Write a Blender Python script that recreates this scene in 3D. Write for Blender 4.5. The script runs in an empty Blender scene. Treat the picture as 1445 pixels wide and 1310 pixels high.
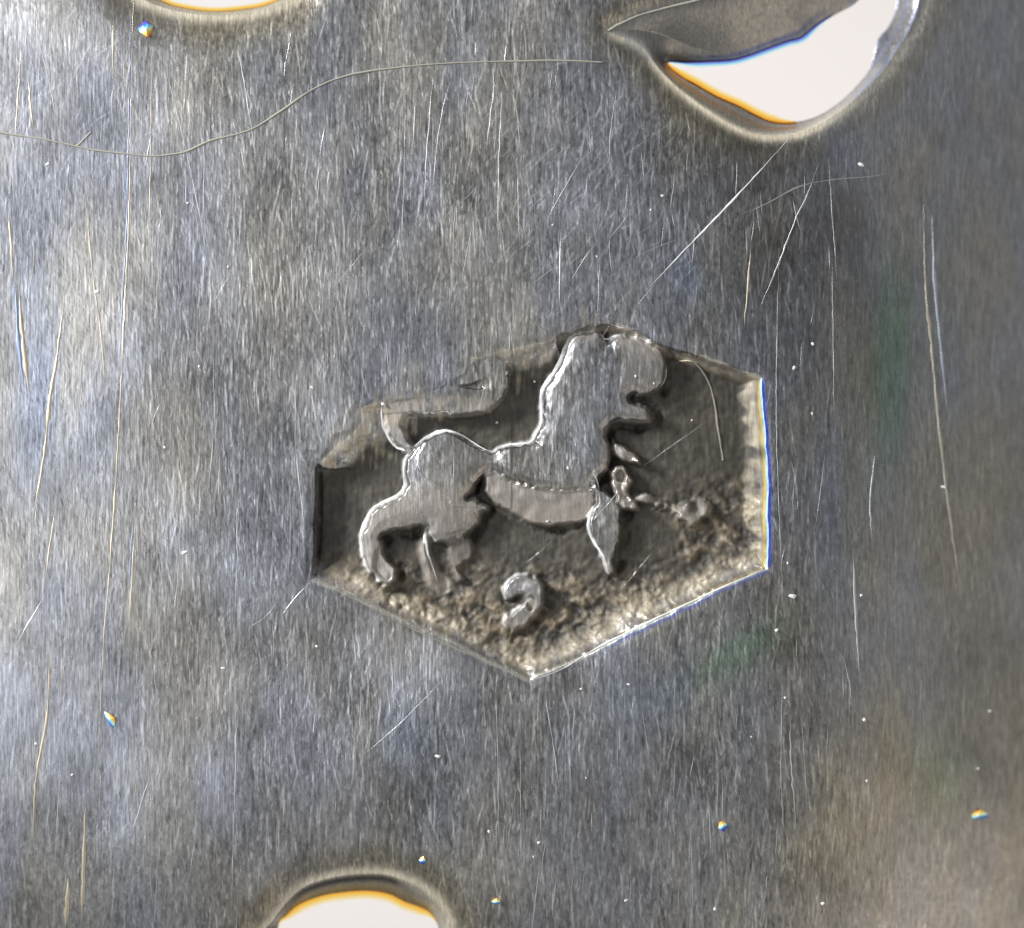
import bpy, math
import numpy as np
from mathutils import Vector

# ------------------------------------------------------------------ scale
S = 0.001            # metres per unit of the survey grid (the mark is built enlarged)
CX, CY = 722.5, 655.0
DIST = 6000.0
scene = bpy.context.scene
C = scene.collection
rng = np.random.default_rng(7)

# ------------------------------------------------------------------ camera
cam_d = bpy.data.cameras.new('camera'); cam = bpy.data.objects.new('camera', cam_d); C.objects.link(cam)
cam.location = (0, 0, DIST * S)
cam_d.sensor_width = 36; cam_d.lens = 36 * DIST / 1445.0
cam_d.clip_start = 0.05; cam_d.clip_end = 100
cam_d.dof.use_dof = True; cam_d.dof.focus_distance = (DIST + 4) * S; cam_d.dof.aperture_fstop = 0.36
scene.camera = cam

# ------------------------------------------------------------------ world, lamps, exposure
w = bpy.data.worlds.new('World'); scene.world = w; w.use_nodes = True
bg = w.node_tree.nodes['Background']; bg.inputs[0].default_value = (0.96, 0.98, 1.0, 1); bg.inputs[1].default_value = 0.27

def lamp(name, loc, target, size, sy, energy, col):
    l = bpy.data.lights.new(name, 'AREA'); l.shape = 'RECTANGLE'; l.size = size; l.size_y = sy
    l.energy = energy; l.color = col
    o = bpy.data.objects.new(name, l); C.objects.link(o); o.location = loc
    o.rotation_euler = (Vector(target) - Vector(loc)).to_track_quat('-Z', 'Y').to_euler()
    return o
lamp('key_lamp', (-3.6, 2.0, 2.0), (0.1, 0, 0), 0.8, 1.2, 330, (0.97, 0.98, 1.0))  # key light from the upper left; its source is unseen
lamp('left_fill_lamp', (-4.0, 0.0, 5.4), (-0.3, 0, 0), 2.6, 5.0, 86, (0.89, 0.92, 1.0))  # added soft lamp, brightens the plate towards the left
lamp('warm_fill_lamp', (4.2, -3.4, 3.9), (0.4, -0.2, 0), 3.4, 3.4, 31, (1.0, 0.84, 0.66))  # added lamp, gives the right side its warm tone
lamp('backdrop_lamp', (0.9, 0.0, -0.9), (0.15, 0, -4.0), 0.8, 0.8, 34, (1.0, 0.88, 0.82))  # added lamp hidden behind the plate, lights the backdrop
scene.view_settings.view_transform = 'Standard'; scene.view_settings.look = 'None'
scene.view_settings.exposure = 0; scene.view_settings.gamma = 1
scene.cycles.max_bounces = 6

# ------------------------------------------------------------------ helpers
def tag(o, label=None, cat=None, group=None, kind=None):
    if label: o['label'] = label
    if cat: o['category'] = cat
    if group: o['group'] = group
    if kind: o['kind'] = kind
    return o

def smooth(t):
    t = np.clip(t, 0, 1); return t * t * (3 - 2 * t)

def catmull(pts, n=5, closed=True):
    P = np.array(pts, float); N = len(P); out = []
    rngi = range(N) if closed else range(N - 1)
    for i in rngi:
        if closed: p0, p1, p2, p3 = P[i - 1], P[i], P[(i + 1) % N], P[(i + 2) % N]
        else: p0, p1, p2, p3 = P[max(i - 1, 0)], P[i], P[i + 1], P[min(i + 2, N - 1)]
        for k in range(n):
            t = k / n
            out.append(0.5 * ((2 * p1) + (-p0 + p2) * t + (2 * p0 - 5 * p1 + 4 * p2 - p3) * t * t + (-p0 + 3 * p1 - 3 * p2 + p3) * t ** 3))
    if not closed: out.append(P[-1])
    return np.array(out)

# ------------------------------------------------------------------ the survey grid (tensor product, fine in the middle)
G = 1.3
def axis(a, b, lo, hi):
    f = np.arange(a, b + G, G); l = []; r = []
    x, s = f[0], G
    while x > lo: s = min(s * 1.12, 12); x -= s; l.append(x)
    x, s = f[-1], G
    while x < hi: s = min(s * 1.12, 12); x += s; r.append(x)
    return np.concatenate([l[::-1], f, r])
xs = axis(-8, 1453, -520, 1960); ys = axis(-8, 1318, -520, 1830)
NX, NY = len(xs), len(ys)
X, Y = np.meshgrid(xs, ys)          # [row, col], Y grows downward as on the drawing
print('grid', NX, NY)

def sdf(poly, margin=90):
    """signed distance, positive inside"""
    P = np.asarray(poly, float)
    out = np.full((NY, NX), -float(margin))
    i0, i1 = np.searchsorted(xs, [P[:, 0].min() - margin, P[:, 0].max() + margin])
    j0, j1 = np.searchsorted(ys, [P[:, 1].min() - margin, P[:, 1].max() + margin])
    x = X[j0:j1, i0:i1].astype(np.float32); y = Y[j0:j1, i0:i1].astype(np.float32)
    d = np.full(x.shape, 1e12, np.float32); ins = np.zeros(x.shape, bool)
    for a, b in zip(P, np.roll(P, -1, 0)):
        ex, ey = b - a; L = ex * ex + ey * ey
        if L < 1e-9: continue
        wx, wy = x - a[0], y - a[1]
        t = np.clip((wx * ex + wy * ey) / L, 0, 1)
        d = np.minimum(d, (wx - ex * t) ** 2 + (wy - ey * t) ** 2)
        if a[1] != b[1]:
            c = ((a[1] > y) != (b[1] > y)) & (x < a[0] + (y - a[1]) * ex / ey)
            ins ^= c
    d = np.sqrt(d); out[j0:j1, i0:i1] = np.where(ins, d, -np.minimum(d, margin))
    return out

# noise fields on a uniform torus, sampled on the grid
TX, TY = 1280, 1280
ii = (np.round(xs / G).astype(int)) % TX; jj = (np.round(ys / G).astype(int)) % TY
fy, fx = np.meshgrid(np.fft.fftfreq(TY), np.fft.fftfreq(TX), indexing='ij')
def field(sx, sy, ang=0.0, seed=0, power=False):
    """gaussian random field with correlation lengths sx, sy (drawing units), turned by ang degrees"""
    r = np.random.default_rng(seed + 100)
    F = np.fft.fft2(r.standard_normal((TY, TX)))
    a = math.radians(ang); u = fx * math.cos(a) + fy * math.sin(a); v = -fx * math.sin(a) + fy * math.cos(a)
    f = np.fft.ifft2(F * np.exp(-2 * (math.pi ** 2) * ((u * sx / G) ** 2 + (v * sy / G) ** 2))).real
    f = (f - f.mean()) / f.std()
    return f[np.ix_(jj, ii)]

# ------------------------------------------------------------------ outlines
MOON_OUT = catmull([(860,42),(893,58),(912,72),(928,94),(955,122),(985,146),(1012,164),(1040,180),(1070,190),(1100,191),(1130,186),(1165,170),(1203,143),(1242,105),(1270,68),(1290,35),(1303,0),(1306,-40),(1290,-85),(1240,-110),(1150,-90),(1050,-40),(975,0),(930,12),(893,25)])
MOON_IN = catmull([(944,84),(972,84),(1005,83),(1035,81),(1058,75),(1085,65),(1115,54),(1135,48),(1160,28),(1190,10),(1215,-5),(1245,-40),(1272,-30),(1273,0),(1262,28),(1246,48),(1240,72),(1233,92),(1214,116),(1188,140),(1155,160),(1120,168),(1092,166),(1072,158),(1045,144),(1015,131),(985,114),(962,101)])
BOT_OUT = catmull([(366,1330),(384,1303),(402,1278),(425,1256),(458,1243),(500,1236),(540,1236),(568,1244),(588,1252),(606,1266),(622,1284),(632,1308),(636,1350),(610,1410),(540,1445),(450,1440),(385,1400)])
BOT_IN = catmull([(388,1318),(402,1298),(422,1282),(455,1270),(490,1265),(520,1264),(548,1269),(570,1280),(590,1287),(605,1295),(616,1312),(618,1345),(595,1395),(530,1425),(455,1420),(400,1385)])
TOP_OUT = catmull([(186,-14),(215,5),(255,16),(300,21),(345,18),(385,8),(425,-12),(450,-60),(420,-115),(310,-140),(200,-115),(165,-60)])
TOP_IN = catmull([(206,-18),(232,0),(262,8),(300,12),(340,9),(376,2),(408,-18),(425,-60),(400,-105),(310,-125),(215,-105),(185,-60)])
BODY = catmull([(578,637),(595,621),(612,611),(628,608),(646,612),(662,621),(678,631),(694,638),(703,632),(716,628),(734,626),(751,624),(757,611),(764,598),(764,580),(763,562),(768,545),(779,529),(789,511),(796,493),(803,478),(813,471),(826,468),(839,467),(849,470),(856,481),(863,475),(876,472),(905,476),(925,485),(937,497),(942,515),(940,534),(932,547),(920,556),(908,559),(899,557),(893,556),(889,560),(893,566),(904,570),(914,574),(920,581),(921,590),(917,598),(905,599),(890,597),(876,595),(863,598),(859,605),(859,618),(862,640),(860,660),(848,672),(838,690),(800,694),(760,690),(720,681),(698,668),(684,672),(674,684),(668,694),(660,702),(667,703),(673,704),(680,709),(688,714),(690,722),(681,726),(677,737),(668,748),(655,758),(640,763),(628,768),(616,765),(606,757),(602,744),(580,747),(560,751),(538,757),(541,768),(545,785),(554,798),(560,808),(558,821),(550,828),(536,824),(524,813),(517,803),(510,786),(507,768),(510,750),(517,733),(527,718),(540,709),(553,704),(565,695),(571,682),(568,667),(571,650)], 4)
TAIL = catmull([(578,640),(560,632),(548,617),(541,602),(538,588),(537,572),(548,552),(590,535),(650,512),(700,500),(716,512),(719,530),(720,543),(715,557),(705,570),(691,581),(670,588),(640,589),(600,588),(576,587),(570,594),(571,605),(577,616),(583,624),(588,630)], 4)
BELLY = catmull([(684,668),(700,664),(722,676),(760,686),(800,690),(838,684),(841,700),(838,718),(831,732),(800,740),(770,743),(745,738),(725,728),(705,716),(691,705),(682,690)], 4)
FLEG = catmull([(836,664),(842,672),(845,688),(855,693),(868,703),(877,718),(878,738),(876,757),(871,775),(867,790),(866,808),(860,810),(855,795),(847,778),(838,764),(832,748),(831,730),(838,714),(842,702),(836,685)], 4)
PAW1 = catmull([(863,617),(871,624),(881,629),(892,635),(901,645),(906,655),(896,655),(884,652),(873,646),(865,636)], 4)
PAW2 = catmull([(862,668),(869,659),(880,657),(888,666),(893,680),(889,695),(896,706),(904,718),(890,720),(877,715),(870,703),(864,690)], 4)
PAWHOLE = catmull([(869,670),(876,664),(883,671),(880,680),(872,679)], 4)
HLEG2 = catmull([(601,744),(607,757),(604,772),(607,786),(614,801),(624,815),(638,826),(634,834),(616,835),(602,822),(596,800),(593,780),(595,760)], 4)
HFOOT2 = catmull([(630,764),(645,757),(662,760),(668,776),(666,790),(655,797),(648,803),(653,812),(655,820),(645,823),(638,810),(633,792),(631,776)], 4)
HINNER = catmull([(530,770),(538,768),(541,782),(549,795),(556,808),(554,820),(546,824),(534,818),(526,805),(525,785)], 4)
TWO = catmull([(713,840),(713,826),(724,814),(744,811),(760,817),(768,829),(768,848),(762,862),(752,876),(740,887),(724,890),(712,884),(712,873),(722,864),(735,854),(743,845),(741,838),(733,838),(724,843),(717,846)], 4)
PAW3 = catmull([(893,697),(912,697),(932,704),(955,711),(982,700),(1002,706),(1006,720),(992,734),(976,745),(964,733),(942,719),(912,712),(895,708)], 4)
TWOPIT = catmull([(744,845),(750,840),(756,846),(755,857),(749,864),(743,858)], 4)
CHIN = catmull([(876,583),(895,584),(912,581),(921,587),(920,598),(905,599),(888,597),(875,594)], 4)
TDENT = catmull([(645,545),(664,541),(680,535),(684,541),(683,549),(668,551)], 4)

# ------------------------------------------------------------------ heights
def base_z(x, y):
    z = -95 * np.clip((x - 1010) / 435, 0, 2.2) ** 2
    z = z - 10 * np.clip((250 - x) / 250, 0, 2.5) ** 2
    z = z - 22 * np.clip((y - 1080) / 230, 0, 2.5) ** 2
    return z
H = base_z(X, Y)
big = field(70, 70, 0, 1); mid = field(22, 26, 0, 2)
s1 = field(1.0, 11, 2, 3); s2 = field(1.2, 6, -4, 4); s3 = field(1.6, 24, 4, 5); s4 = field(1.5, 3.0, 30, 6); s5 = field(1.3, 1.5, 0, 7)
s6 = field(0.9, 22, 1, 8); diag = field(0.9, 16, 35, 9)
plate_h = 2.0 * big + 0.35 * mid

# short brushed strokes drawn one by one on the torus
def strokes(n, lmin, lmax, a0, asd, seed, sig=0.0):
    r = np.random.default_rng(seed + 500); acc = np.zeros((TY, TX))
    x0 = r.uniform(0, TX, n); y0 = r.uniform(0, TY, n); L = r.uniform(lmin, lmax, n) / G; a = np.radians(r.normal(a0, asd, n)); amp = r.uniform(0.35, 1.0, n)
    bow = r.normal(0, 0.002, n)
    for k in range(int(lmax / G) + 1):
        m_ = k < L; t = k - L / 2; e = np.sin(np.pi * np.clip(k / L, 0, 1)) ** 0.5
        xx = x0 + np.sin(a) * t + bow * t * t; yy = y0 - np.cos(a) * t
        xi = np.floor(xx).astype(int); fxx = xx - xi; yi = np.floor(yy).astype(int) % TY
        np.add.at(acc, (yi[m_], xi[m_] % TX), (amp * e * (1 - fxx))[m_]); np.add.at(acc, (yi[m_], (xi[m_] + 1) % TX), (amp * e * fxx)[m_])
    acc = np.minimum(acc, 1.6)
    return acc[np.ix_(jj, ii)]
st_a = strokes(15500, 5, 18, 2, 9, 1); st_b = strokes(2600, 22, 65, 0.5, 7, 2); st_c = strokes(2600, 10, 34, -14, 5, 3); st_d = strokes(7000, 10, 40, 36, 12, 4)
st_dark = strokes(13000, 4, 12, 1, 12, 5); st_x = strokes(9000, 4, 10, 0, 60, 6)
flake = np.tanh(1.4 * field(1.7, 4.2, 14, 31)) * 0.5 + np.tanh(1.6 * field(1.2, 2.6, -24, 32)) * 0.5
def bl0(x, y, rx, ry): return np.exp(-((X - x) / rx) ** 2 - ((Y - y) / ry) ** 2)
diagm = 0.12 + 0.9 * bl0(820, 270, 170, 170) + 0.6 * bl0(130, 130, 160, 120) + 0.4 * bl0(460, 980, 150, 120) + .4 * bl0(120, 1180, 150, 120)
vertm = np.clip(0.75 + 0.35 * bl0(560, 250, 260, 300) - 0.45 * bl0(40, 650, 200, 500), 0.2, 1.2)

# recess: half planes with their own slope widths
hexe = [((447,645),(441,815),9), ((441,815),(748,961),52), ((752,961),(1082,802),58), ((1082,802),(1084,680),34), ((1084,680),(1073,533),34),
        ((1073,533),(938,484),22), ((938,484),(870,460),20), ((870,460),(800,464),16), ((800,464),(540,568),44), ((540,568),(447,645),64)]
P_ = np.array([a for a, b, c in hexe], float)
rough_lump = field(5, 5, 0, 11); rough_lump2 = field(2.4, 2.4, 0, 12); rl3 = field(8, 5, 25, 13)
prof = np.full((NY, NX), 9.0); dmin = np.full((NY, NX), 1e9); edge_id = np.zeros((NY, NX), int)
cen = np.array([760., 700.])
for k, (a, b, wd) in enumerate(hexe):
    a = np.array(a, float); b = np.array(b, float); n = np.array([-(b - a)[1], (b - a)[0]]); n /= np.linalg.norm(n)
    if np.dot(cen - a, n) < 0: n = -n
    wob = 0.5 * field(9, 9, 0, 51) + 1.3 * np.sin(X * 0.045 + k) + 1.0 * np.sin(Y * 0.06 + 2 * k) + 0.5 * rough_lump
    d = (X - a[0]) * n[0] + (Y - a[1]) * n[1] + wob * {9: 5, 8: 3.5, 7: 2.5, 3: 0.5, 4: 0.5, 0: 0.8}.get(k, 1.1)
    prof = np.minimum(prof, d / wd); upd = d < dmin; dmin = np.where(upd, d, dmin); edge_id = np.where(upd, k, edge_id)
DEPTH = 34.0
q = np.clip(prof, 0, 1)
wallq = q ** 1.3
wallp = 0.25 * smooth(q * 3) + 0.75 * (1 - (1 - q) ** 1.6)
# grain and lumps: strong low on the slopes towards the bottom, mild on the floor
lowz = smooth((Y - 760) / 110) * smooth(dmin / 8) 
lowz = np.maximum(lowz, 0.75 * smooth((X - 930) / 60) * smooth((Y - 660) / 60) * smooth(dmin / 8))
wallp = np.where(edge_id >= 8, smooth(q) * 0.6 + 0.4 * wallq, wallp)
floor_h = -DEPTH * wallp + smooth(dmin / 6) * (0.30 * rough_lump + 0.22 * rough_lump2 + lowz * (0.9 * rough_lump + 0.8 * rough_lump2 + 1.6 * rl3))
floor_h_cap = -0.45 * DEPTH * wallp
nw = smooth((660 - Y + (X - 447) * -0.45) / 70)            # worn away upper left corner
floor_h += smooth(dmin / 10) * smooth((650 - Y) / 60) * smooth((545 - X) / 50) * (6 + 5 * np.maximum(rl3, 0))
floor_h = np.minimum(floor_h, floor_h_cap)
rec = np.where(dmin > 0, floor_h, 0)

sd = {}
for n_, p_ in dict(body=BODY, tail=TAIL, belly=BELLY, fleg=FLEG, paw1=PAW1, paw2=PAW2, pawhole=PAWHOLE, hleg2=HLEG2, hfoot2=HFOOT2, hinner=HINNER, two=TWO, tdent=TDENT, paw3=PAW3, twopit=TWOPIT, chin=CHIN).items():
    sd[n_] = sdf(p_, 40)
wear1 = field(7, 7, 0, 41); wear2 = field(3, 3, 0, 42)
for n_ in sd:
    if n_ not in ('pawhole', 'tdent', 'twopit'): sd[n_] = sd[n_] + np.where(np.abs(sd[n_]) < 20, 0.75 * wear1 + 0.55 * wear2, 0)
inside_ = dmin > 3
jag = 0.8 * rough_lump2 + 0.5 * rough_lump
def raise_to(h, s, top, wid, j=0.4):
    k = smooth((s + j * jag) / wid + 0.35)
    return h * (1 - k) + np.maximum(top, h) * k
dome = 2.2 * smooth(sd['body'] / 30)
bodytop = -6.5 + dome - 7 * smooth((Y - 700) / 90) * 1.0 + 0.12 * rough_lump + 0.25 * mid
bodytop *= 0.25 + 0.75 * smooth(dmin / 30)
bodytop -= 3.5 * np.exp(-((X - 690) ** 2 + (Y - 655) ** 2) / 500.)          # waist
m = rec
# added grooves deepen the shade at the figure's lower right and the left wall
fig = np.maximum.reduce([sd['body'], sd['fleg'], sd['two'], sd['belly'] - 1])
fgy, fgx = np.gradient(fig, ys, xs)
lr = smooth((-fgx * 0.8 - fgy * 0.6) * 1.1)
m = m - np.where(inside_, 9.5 * np.exp(-((fig + 7 + 1.5 * wear1) / 6) ** 2) * lr * np.clip(0.7 + 0.5 * rl3, 0, 1.4), 0)
m = m - np.where(inside_ & (edge_id == 0), 5 * np.exp(-((dmin - 6) / 3) ** 2), 0) * smooth((805 - Y) / 25) * smooth((Y - 650) / 20)
m = raise_to(m, sd['paw3'], -23 + 2.2 * rough_lump + 1.5 * wear1, 8, 1.5)
m = raise_to(m, sd['hfoot2'], -25 + 0.6 * rough_lump, 7)
m = raise_to(m, sd['hleg2'], -20 - 6 * smooth((Y - 790) / 40) + 0.8 * rough_lump - (X - 600) * 0.30, 13)
m = raise_to(m, sd['belly'], -15 - 8 * smooth((Y - 690) / 45) + 0.5 * rough_lump, 6)
m = raise_to(m, sd['paw2'], -12 + 1.6 * rough_lump + 1.0 * rough_lump2, 6, 1.0)
m = m - 10 * smooth(sd['pawhole'] / 4 + 0.4)
m = raise_to(m, sd['paw1'], -12 + 1.8 * rough_lump, 6, 1.0)
m = raise_to(m, sd['fleg'], -9 - 9 * smooth((Y - 740) / 70) + 0.5 * rough_lump, 7)
m = raise_to(m, sd['tail'], -0.3 - 2.5 * smooth(dmin / 60) - 4.5 * smooth((Y - 545) / 40) + 0.3 * rough_lump, 11, 0.6)
m = raise_to(m, sd['body'], bodytop - 2.2 * smooth(1 - np.abs(sd['body'] - 6) / 9) * smooth((X - 640) / 60 + (Y - 640) / 80) - 1.5 * smooth(sd['chin'] / 6) , 10.5, 0.6)
m = m - 5 * smooth(sd['hinner'] / 7) - 5 * smooth(sd['tdent'] / 3)
m = m - 0.9 * smooth(sd['hinner'] / 4) * rough_lump
m = raise_to(m, sd['two'], -14 - 8 * smooth((Y - 840) / 40) + 0.6 * rough_lump + 0.3 * wear2, 8, 0.5)
m = m - 7 * smooth(sd['twopit'] / 3 + 0.3)
inside = (dmin > 0)
lip = smooth(1 + dmin / 14)                       # plate edge rolls over slightly before the drop
H = H + m - 1.6 * np.where(dmin < 0, lip, 1) * np.where((edge_id == 8) & (X < 722), 0.3, 1)

# pierced holes
THK = 46.0
hole_wallmask = np.zeros((NY, NX), int); hole_open = np.full((NY, NX), -99.0); rimd = np.full((NY, NX), -99.0)
din_all = np.full((NY, NX), -99.0)
for k, (po, pi, th, halo) in enumerate([(MOON_OUT, MOON_IN, 46, 34), (BOT_OUT, BOT_IN, 40, 60), (TOP_OUT, TOP_IN, 30, 70)]):
    so, si = sdf(po, 90), sdf(pi, 130)
    t = np.clip(so / np.maximum(so - si, 1e-3), 0, 1)
    drop = th * (0.35 * smooth(t) + 0.65 * t ** 1.4)
    roll = 9.0 * smooth(1 + so / halo) ** 2
    H = H - np.where(so > -halo, roll, 0) - np.where(so > 0, drop + 0.35 * mid * smooth(so / 8), 0)
    hole_wallmask = np.where(so > 0, k + 1, hole_wallmask)
    hole_open = np.maximum(hole_open, si); rimd = np.maximum(rimd, so); din_all = np.maximum(din_all, si)
H += plate_h

# brushing: fine strokes cut in the surface, fainter in the low ground
hi = np.clip((m + DEPTH) / DEPTH, 0, 1) ** 1.5
nonrec = np.where(inside, np.clip(hi * 1.5, 0, 1.2), 1.0) * np.where(rimd > 0, 0.35, 1.0)
dens = 0.75 + 0.25 * np.clip(field(120, 160, 0, 15), -1.5, 1.5)
def spikes(f, t): return np.maximum(f - t, 0)
gr = 0.08 * s1 + 0.20 * flake + 1.1 * vertm * (0.8 * st_a + st_b + 0.7 * st_c) + 0.8 * diagm * st_d - 0.6 * st_dark + 0.3 * st_x
finefade = 1 - 0.55 * smooth((X - 1080) / 200)
H = H + 0.36 * gr * finefade * nonrec * dens

# smooth normals come from the whole height field, so pieces cut from it join without seams
gy, gx = np.gradient(H, ys, xs)
NRM = np.stack([-gx, gy, np.ones_like(H)], -1); NRM /= np.linalg.norm(NRM, axis=-1, keepdims=True)

# ------------------------------------------------------------------ metal colour: tarnish, stains, worn edges, painted highlights and lens fringes
def mixc(c, col, k):
    k = np.clip(k, 0, 1)[..., None]; return c * (1 - k) + np.array(col) * k
tex = 0.016 * s1 + 0.032 * flake + 0.014 * s2 + vertm * (0.25 * st_a + 0.36 * st_b + 0.20 * st_c) + 0.26 * diagm * st_d - 0.10 * st_dark + 0.07 * st_x - 0.075 + 0.02 * mid
lum = 0.50 + (1.95 - 0.45 * smooth((420 - X) / 300)) * tex * (0.45 + 0.55 * nonrec) * (1 - 0.6 * smooth((X - 1080) / 200))
lum = np.clip(lum, 0.16, 0.95)
hue = field(40, 75, 0, 21); hue2 = field(16, 40, 3, 22); hue3 = field(60, 110, 0, 23); hueg = field(50, 90, 0, 24)
col = lum[..., None] * np.array([1.0, 1.0, 1.0])
warm = np.array([1.045, 1.0, 0.91]); cool = np.array([0.965, 0.985, 1.06])
kk = np.clip(0.5 + 0.28 * hue + 0.22 * hue2, 0, 1)[..., None]
col = col * (warm * (1 - kk) + cool * kk)
def blob(x, y, rx, ry, a=0.0):
    c, s = math.cos(math.radians(a)), math.sin(math.radians(a))
    u = (X - x) * c + (Y - y) * s; v = -(X - x) * s + (Y - y) * c
    return np.exp(-(u / rx) ** 2 - (v / ry) ** 2)
green = 1.0 * blob(1262, 480, 30, 110) + 1.0 * blob(1045, 920, 75, 26, -32) + .5 * blob(1330, 1100, 40, 60) + .5 * blob(1250, 600, 30, 80)
col = col * (1 - green[..., None] * np.array([0.30, 0.06, 0.22]))
blue = .8 * blob(975, 395, 26, 40, -30) + .7 * blob(1185, 190, 24, 40) + .6 * blob(360, 120, 26, 90) + .5 * blob(930, 985, 60, 40) + .7 * blob(1175, 700, 20, 120) + .5 * blob(590, 1050, 50, 45) + .5 * blob(60, 560, 30, 200) + .4 * blob(1350, 480, 25, 150)
col = col * (1 - blue[..., None] * np.array([0.16, 0.04, -0.14]))
brown = .9 * blob(1330, 1150, 230, 200) + .8 * blob(1400, 900, 90, 180) + .5 * blob(1060, 330, 90, 60) + .5 * blob(1010, 1210, 130, 80)
col = col * (1 - brown[..., None] * np.array([-0.02, 0.05, 0.20]))
darkt = bl0(1000, 215, 110, 60) * .8 + bl0(1090, 330, 130, 110) * .7 + bl0(620, 470, 120, 40) * .4 + bl0(900, 60, 90, 60) * .4
darkt += bl0(1170, 500, 170, 300) * .65 + bl0(760, 1080, 300, 130) * .25
col = col * (1 - 0.50 * np.clip(darkt * (1 + 0.3 * mid), 0, 1))[..., None]
# warm tint rings beside the holes
ring = np.exp(-((rimd + 18) / 26.) ** 2) * (rimd < 0) + (rimd >= 0) * 0.8
col = col * (1 - ring[..., None] * np.array([0.0, 0.07, 0.22]))
# tarnished low ground of the mark: dark, brownish
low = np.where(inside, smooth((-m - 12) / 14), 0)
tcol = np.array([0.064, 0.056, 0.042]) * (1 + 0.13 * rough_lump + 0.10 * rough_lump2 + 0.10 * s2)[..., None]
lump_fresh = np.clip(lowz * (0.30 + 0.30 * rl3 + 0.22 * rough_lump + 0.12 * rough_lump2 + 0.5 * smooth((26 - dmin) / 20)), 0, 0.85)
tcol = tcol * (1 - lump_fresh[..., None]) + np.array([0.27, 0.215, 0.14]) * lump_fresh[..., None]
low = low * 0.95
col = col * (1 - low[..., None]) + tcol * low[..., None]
# slopes of the mark are paler with a yellow cast
sl = np.where(inside, smooth(1 - np.abs(prof - 0.35) / 0.45), 0) * (edge_id != 0)
sl = np.where((edge_id >= 8) & inside, smooth((0.80 + 0.20 * s3 + 0.16 * rl3 - prof) / 0.38), sl)
sl = np.where((edge_id == 3) | (edge_id == 4), np.where(inside, smooth((0.95 + 0.22 * rl3 - prof) / 0.3) * np.clip(0.85 + 0.2 * rl3 + 0.15 * s3, 0.3, 1), 0), sl)
halo_ = smooth((dmin + 16 + 9 * s3 + 7 * rl3) / 22) * (dmin <= 0) * (edge_id >= 7) * (dmin > -60)
intail = smooth((sd['tail'] + 2) / 7) * smooth((572 - Y + 5 * rl3) / 22)
col = mixc(col, (0.53, 0.49, 0.42), 0.50 * halo_ * (1 - smooth(1 - np.abs(X - 640) / 75)))
sl = sl * (1 - intail)
col = mixc(col, (0.49, 0.425, 0.315), 0.78 * sl * (0.8 + 0.25 * rough_lump))
# lower relief (belly, haunch, paws) is unworn and browner
unw = np.clip(0.8 * smooth(sd['tail'] / 5 + .5) * smooth((Y - 552 + 6 * rl3) / 22) + smooth(sd['belly'] / 5 + .5) + smooth(sd['paw1'] / 4 + .5) + smooth(sd['paw3'] / 5 + .4) * (0.6 + 0.3 * rl3) + smooth(sd['hleg2'] / 8 + .7) + 0.5 * smooth(sd['hfoot2'] / 5 + .5) + smooth(sd['chin'] / 4) + 0.8 * smooth(sd['body'] / 4) * smooth((500 - Y - (880 - X) * 0.2 + 8 * rl3) / 20) + smooth(sd['body'] / 3) * smooth((X - 846 + 3 * s3) / 8) * smooth((Y - 590) / 10) +  smooth(sd['paw2'] / 4 + .5) + smooth(sd['body'] / 6) * smooth((Y - 672) / 25) + 0.7 * smooth(sd['body'] / 6) * smooth((X - 865) / 25) + smooth(sd['two'] / 5 + .5) * .6, 0, 1)
unw *= (1 - smooth(sd['body'] / 4) * smooth((690 + 5 * s3 - Y) / 16) * smooth((846 - X) / 10) * smooth((Y - 492) / 20))
col = mixc(col, (0.46, 0.41, 0.35), 0.60 * unw)
# rubbed edges, painted brighter on the side turned to the key lamp
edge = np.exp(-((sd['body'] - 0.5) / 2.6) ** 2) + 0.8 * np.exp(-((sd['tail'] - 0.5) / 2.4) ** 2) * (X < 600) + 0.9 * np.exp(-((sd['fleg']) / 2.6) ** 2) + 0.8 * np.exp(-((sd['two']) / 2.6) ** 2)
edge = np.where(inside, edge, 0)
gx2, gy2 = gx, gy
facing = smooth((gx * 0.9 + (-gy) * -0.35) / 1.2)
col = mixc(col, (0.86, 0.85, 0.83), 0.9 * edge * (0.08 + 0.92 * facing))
lipm = np.exp(-((dmin - 0.5) / 2.8) ** 2) * (m > -24)
col = mixc(col, (0.95, 0.90, 0.78), np.where(edge_id == 1, 0.55, 0.92) * lipm * np.isin(edge_id, [1, 2, 3, 4, 5]))  # lip highlight painted near white where the slopes catch light
# lens colour fringe painted along the right hand lip, yellow within and blue without
rgt = np.isin(edge_id, [3, 4]) * smooth((Y - 530) / 12) * smooth((805 - Y) / 10) + 0.45 * (edge_id == 2) * smooth((X - 830) / 60)
inB = np.exp(-((dmin + 2.6) / 2.6) ** 2) * rgt
inY = np.exp(-((dmin - 3.8) / 2.2) ** 2) * rgt; inC = np.exp(-((dmin - 0.8) / 1.3) ** 2) * rgt
col = mixc(col, (0.95, 0.66, 0.12), 0.85 * inY); col = mixc(col, (0.06, 0.14, 0.95), 0.95 * inB); col = mixc(col, (0.45, 0.9, 0.95), 0.8 * inC)
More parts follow.
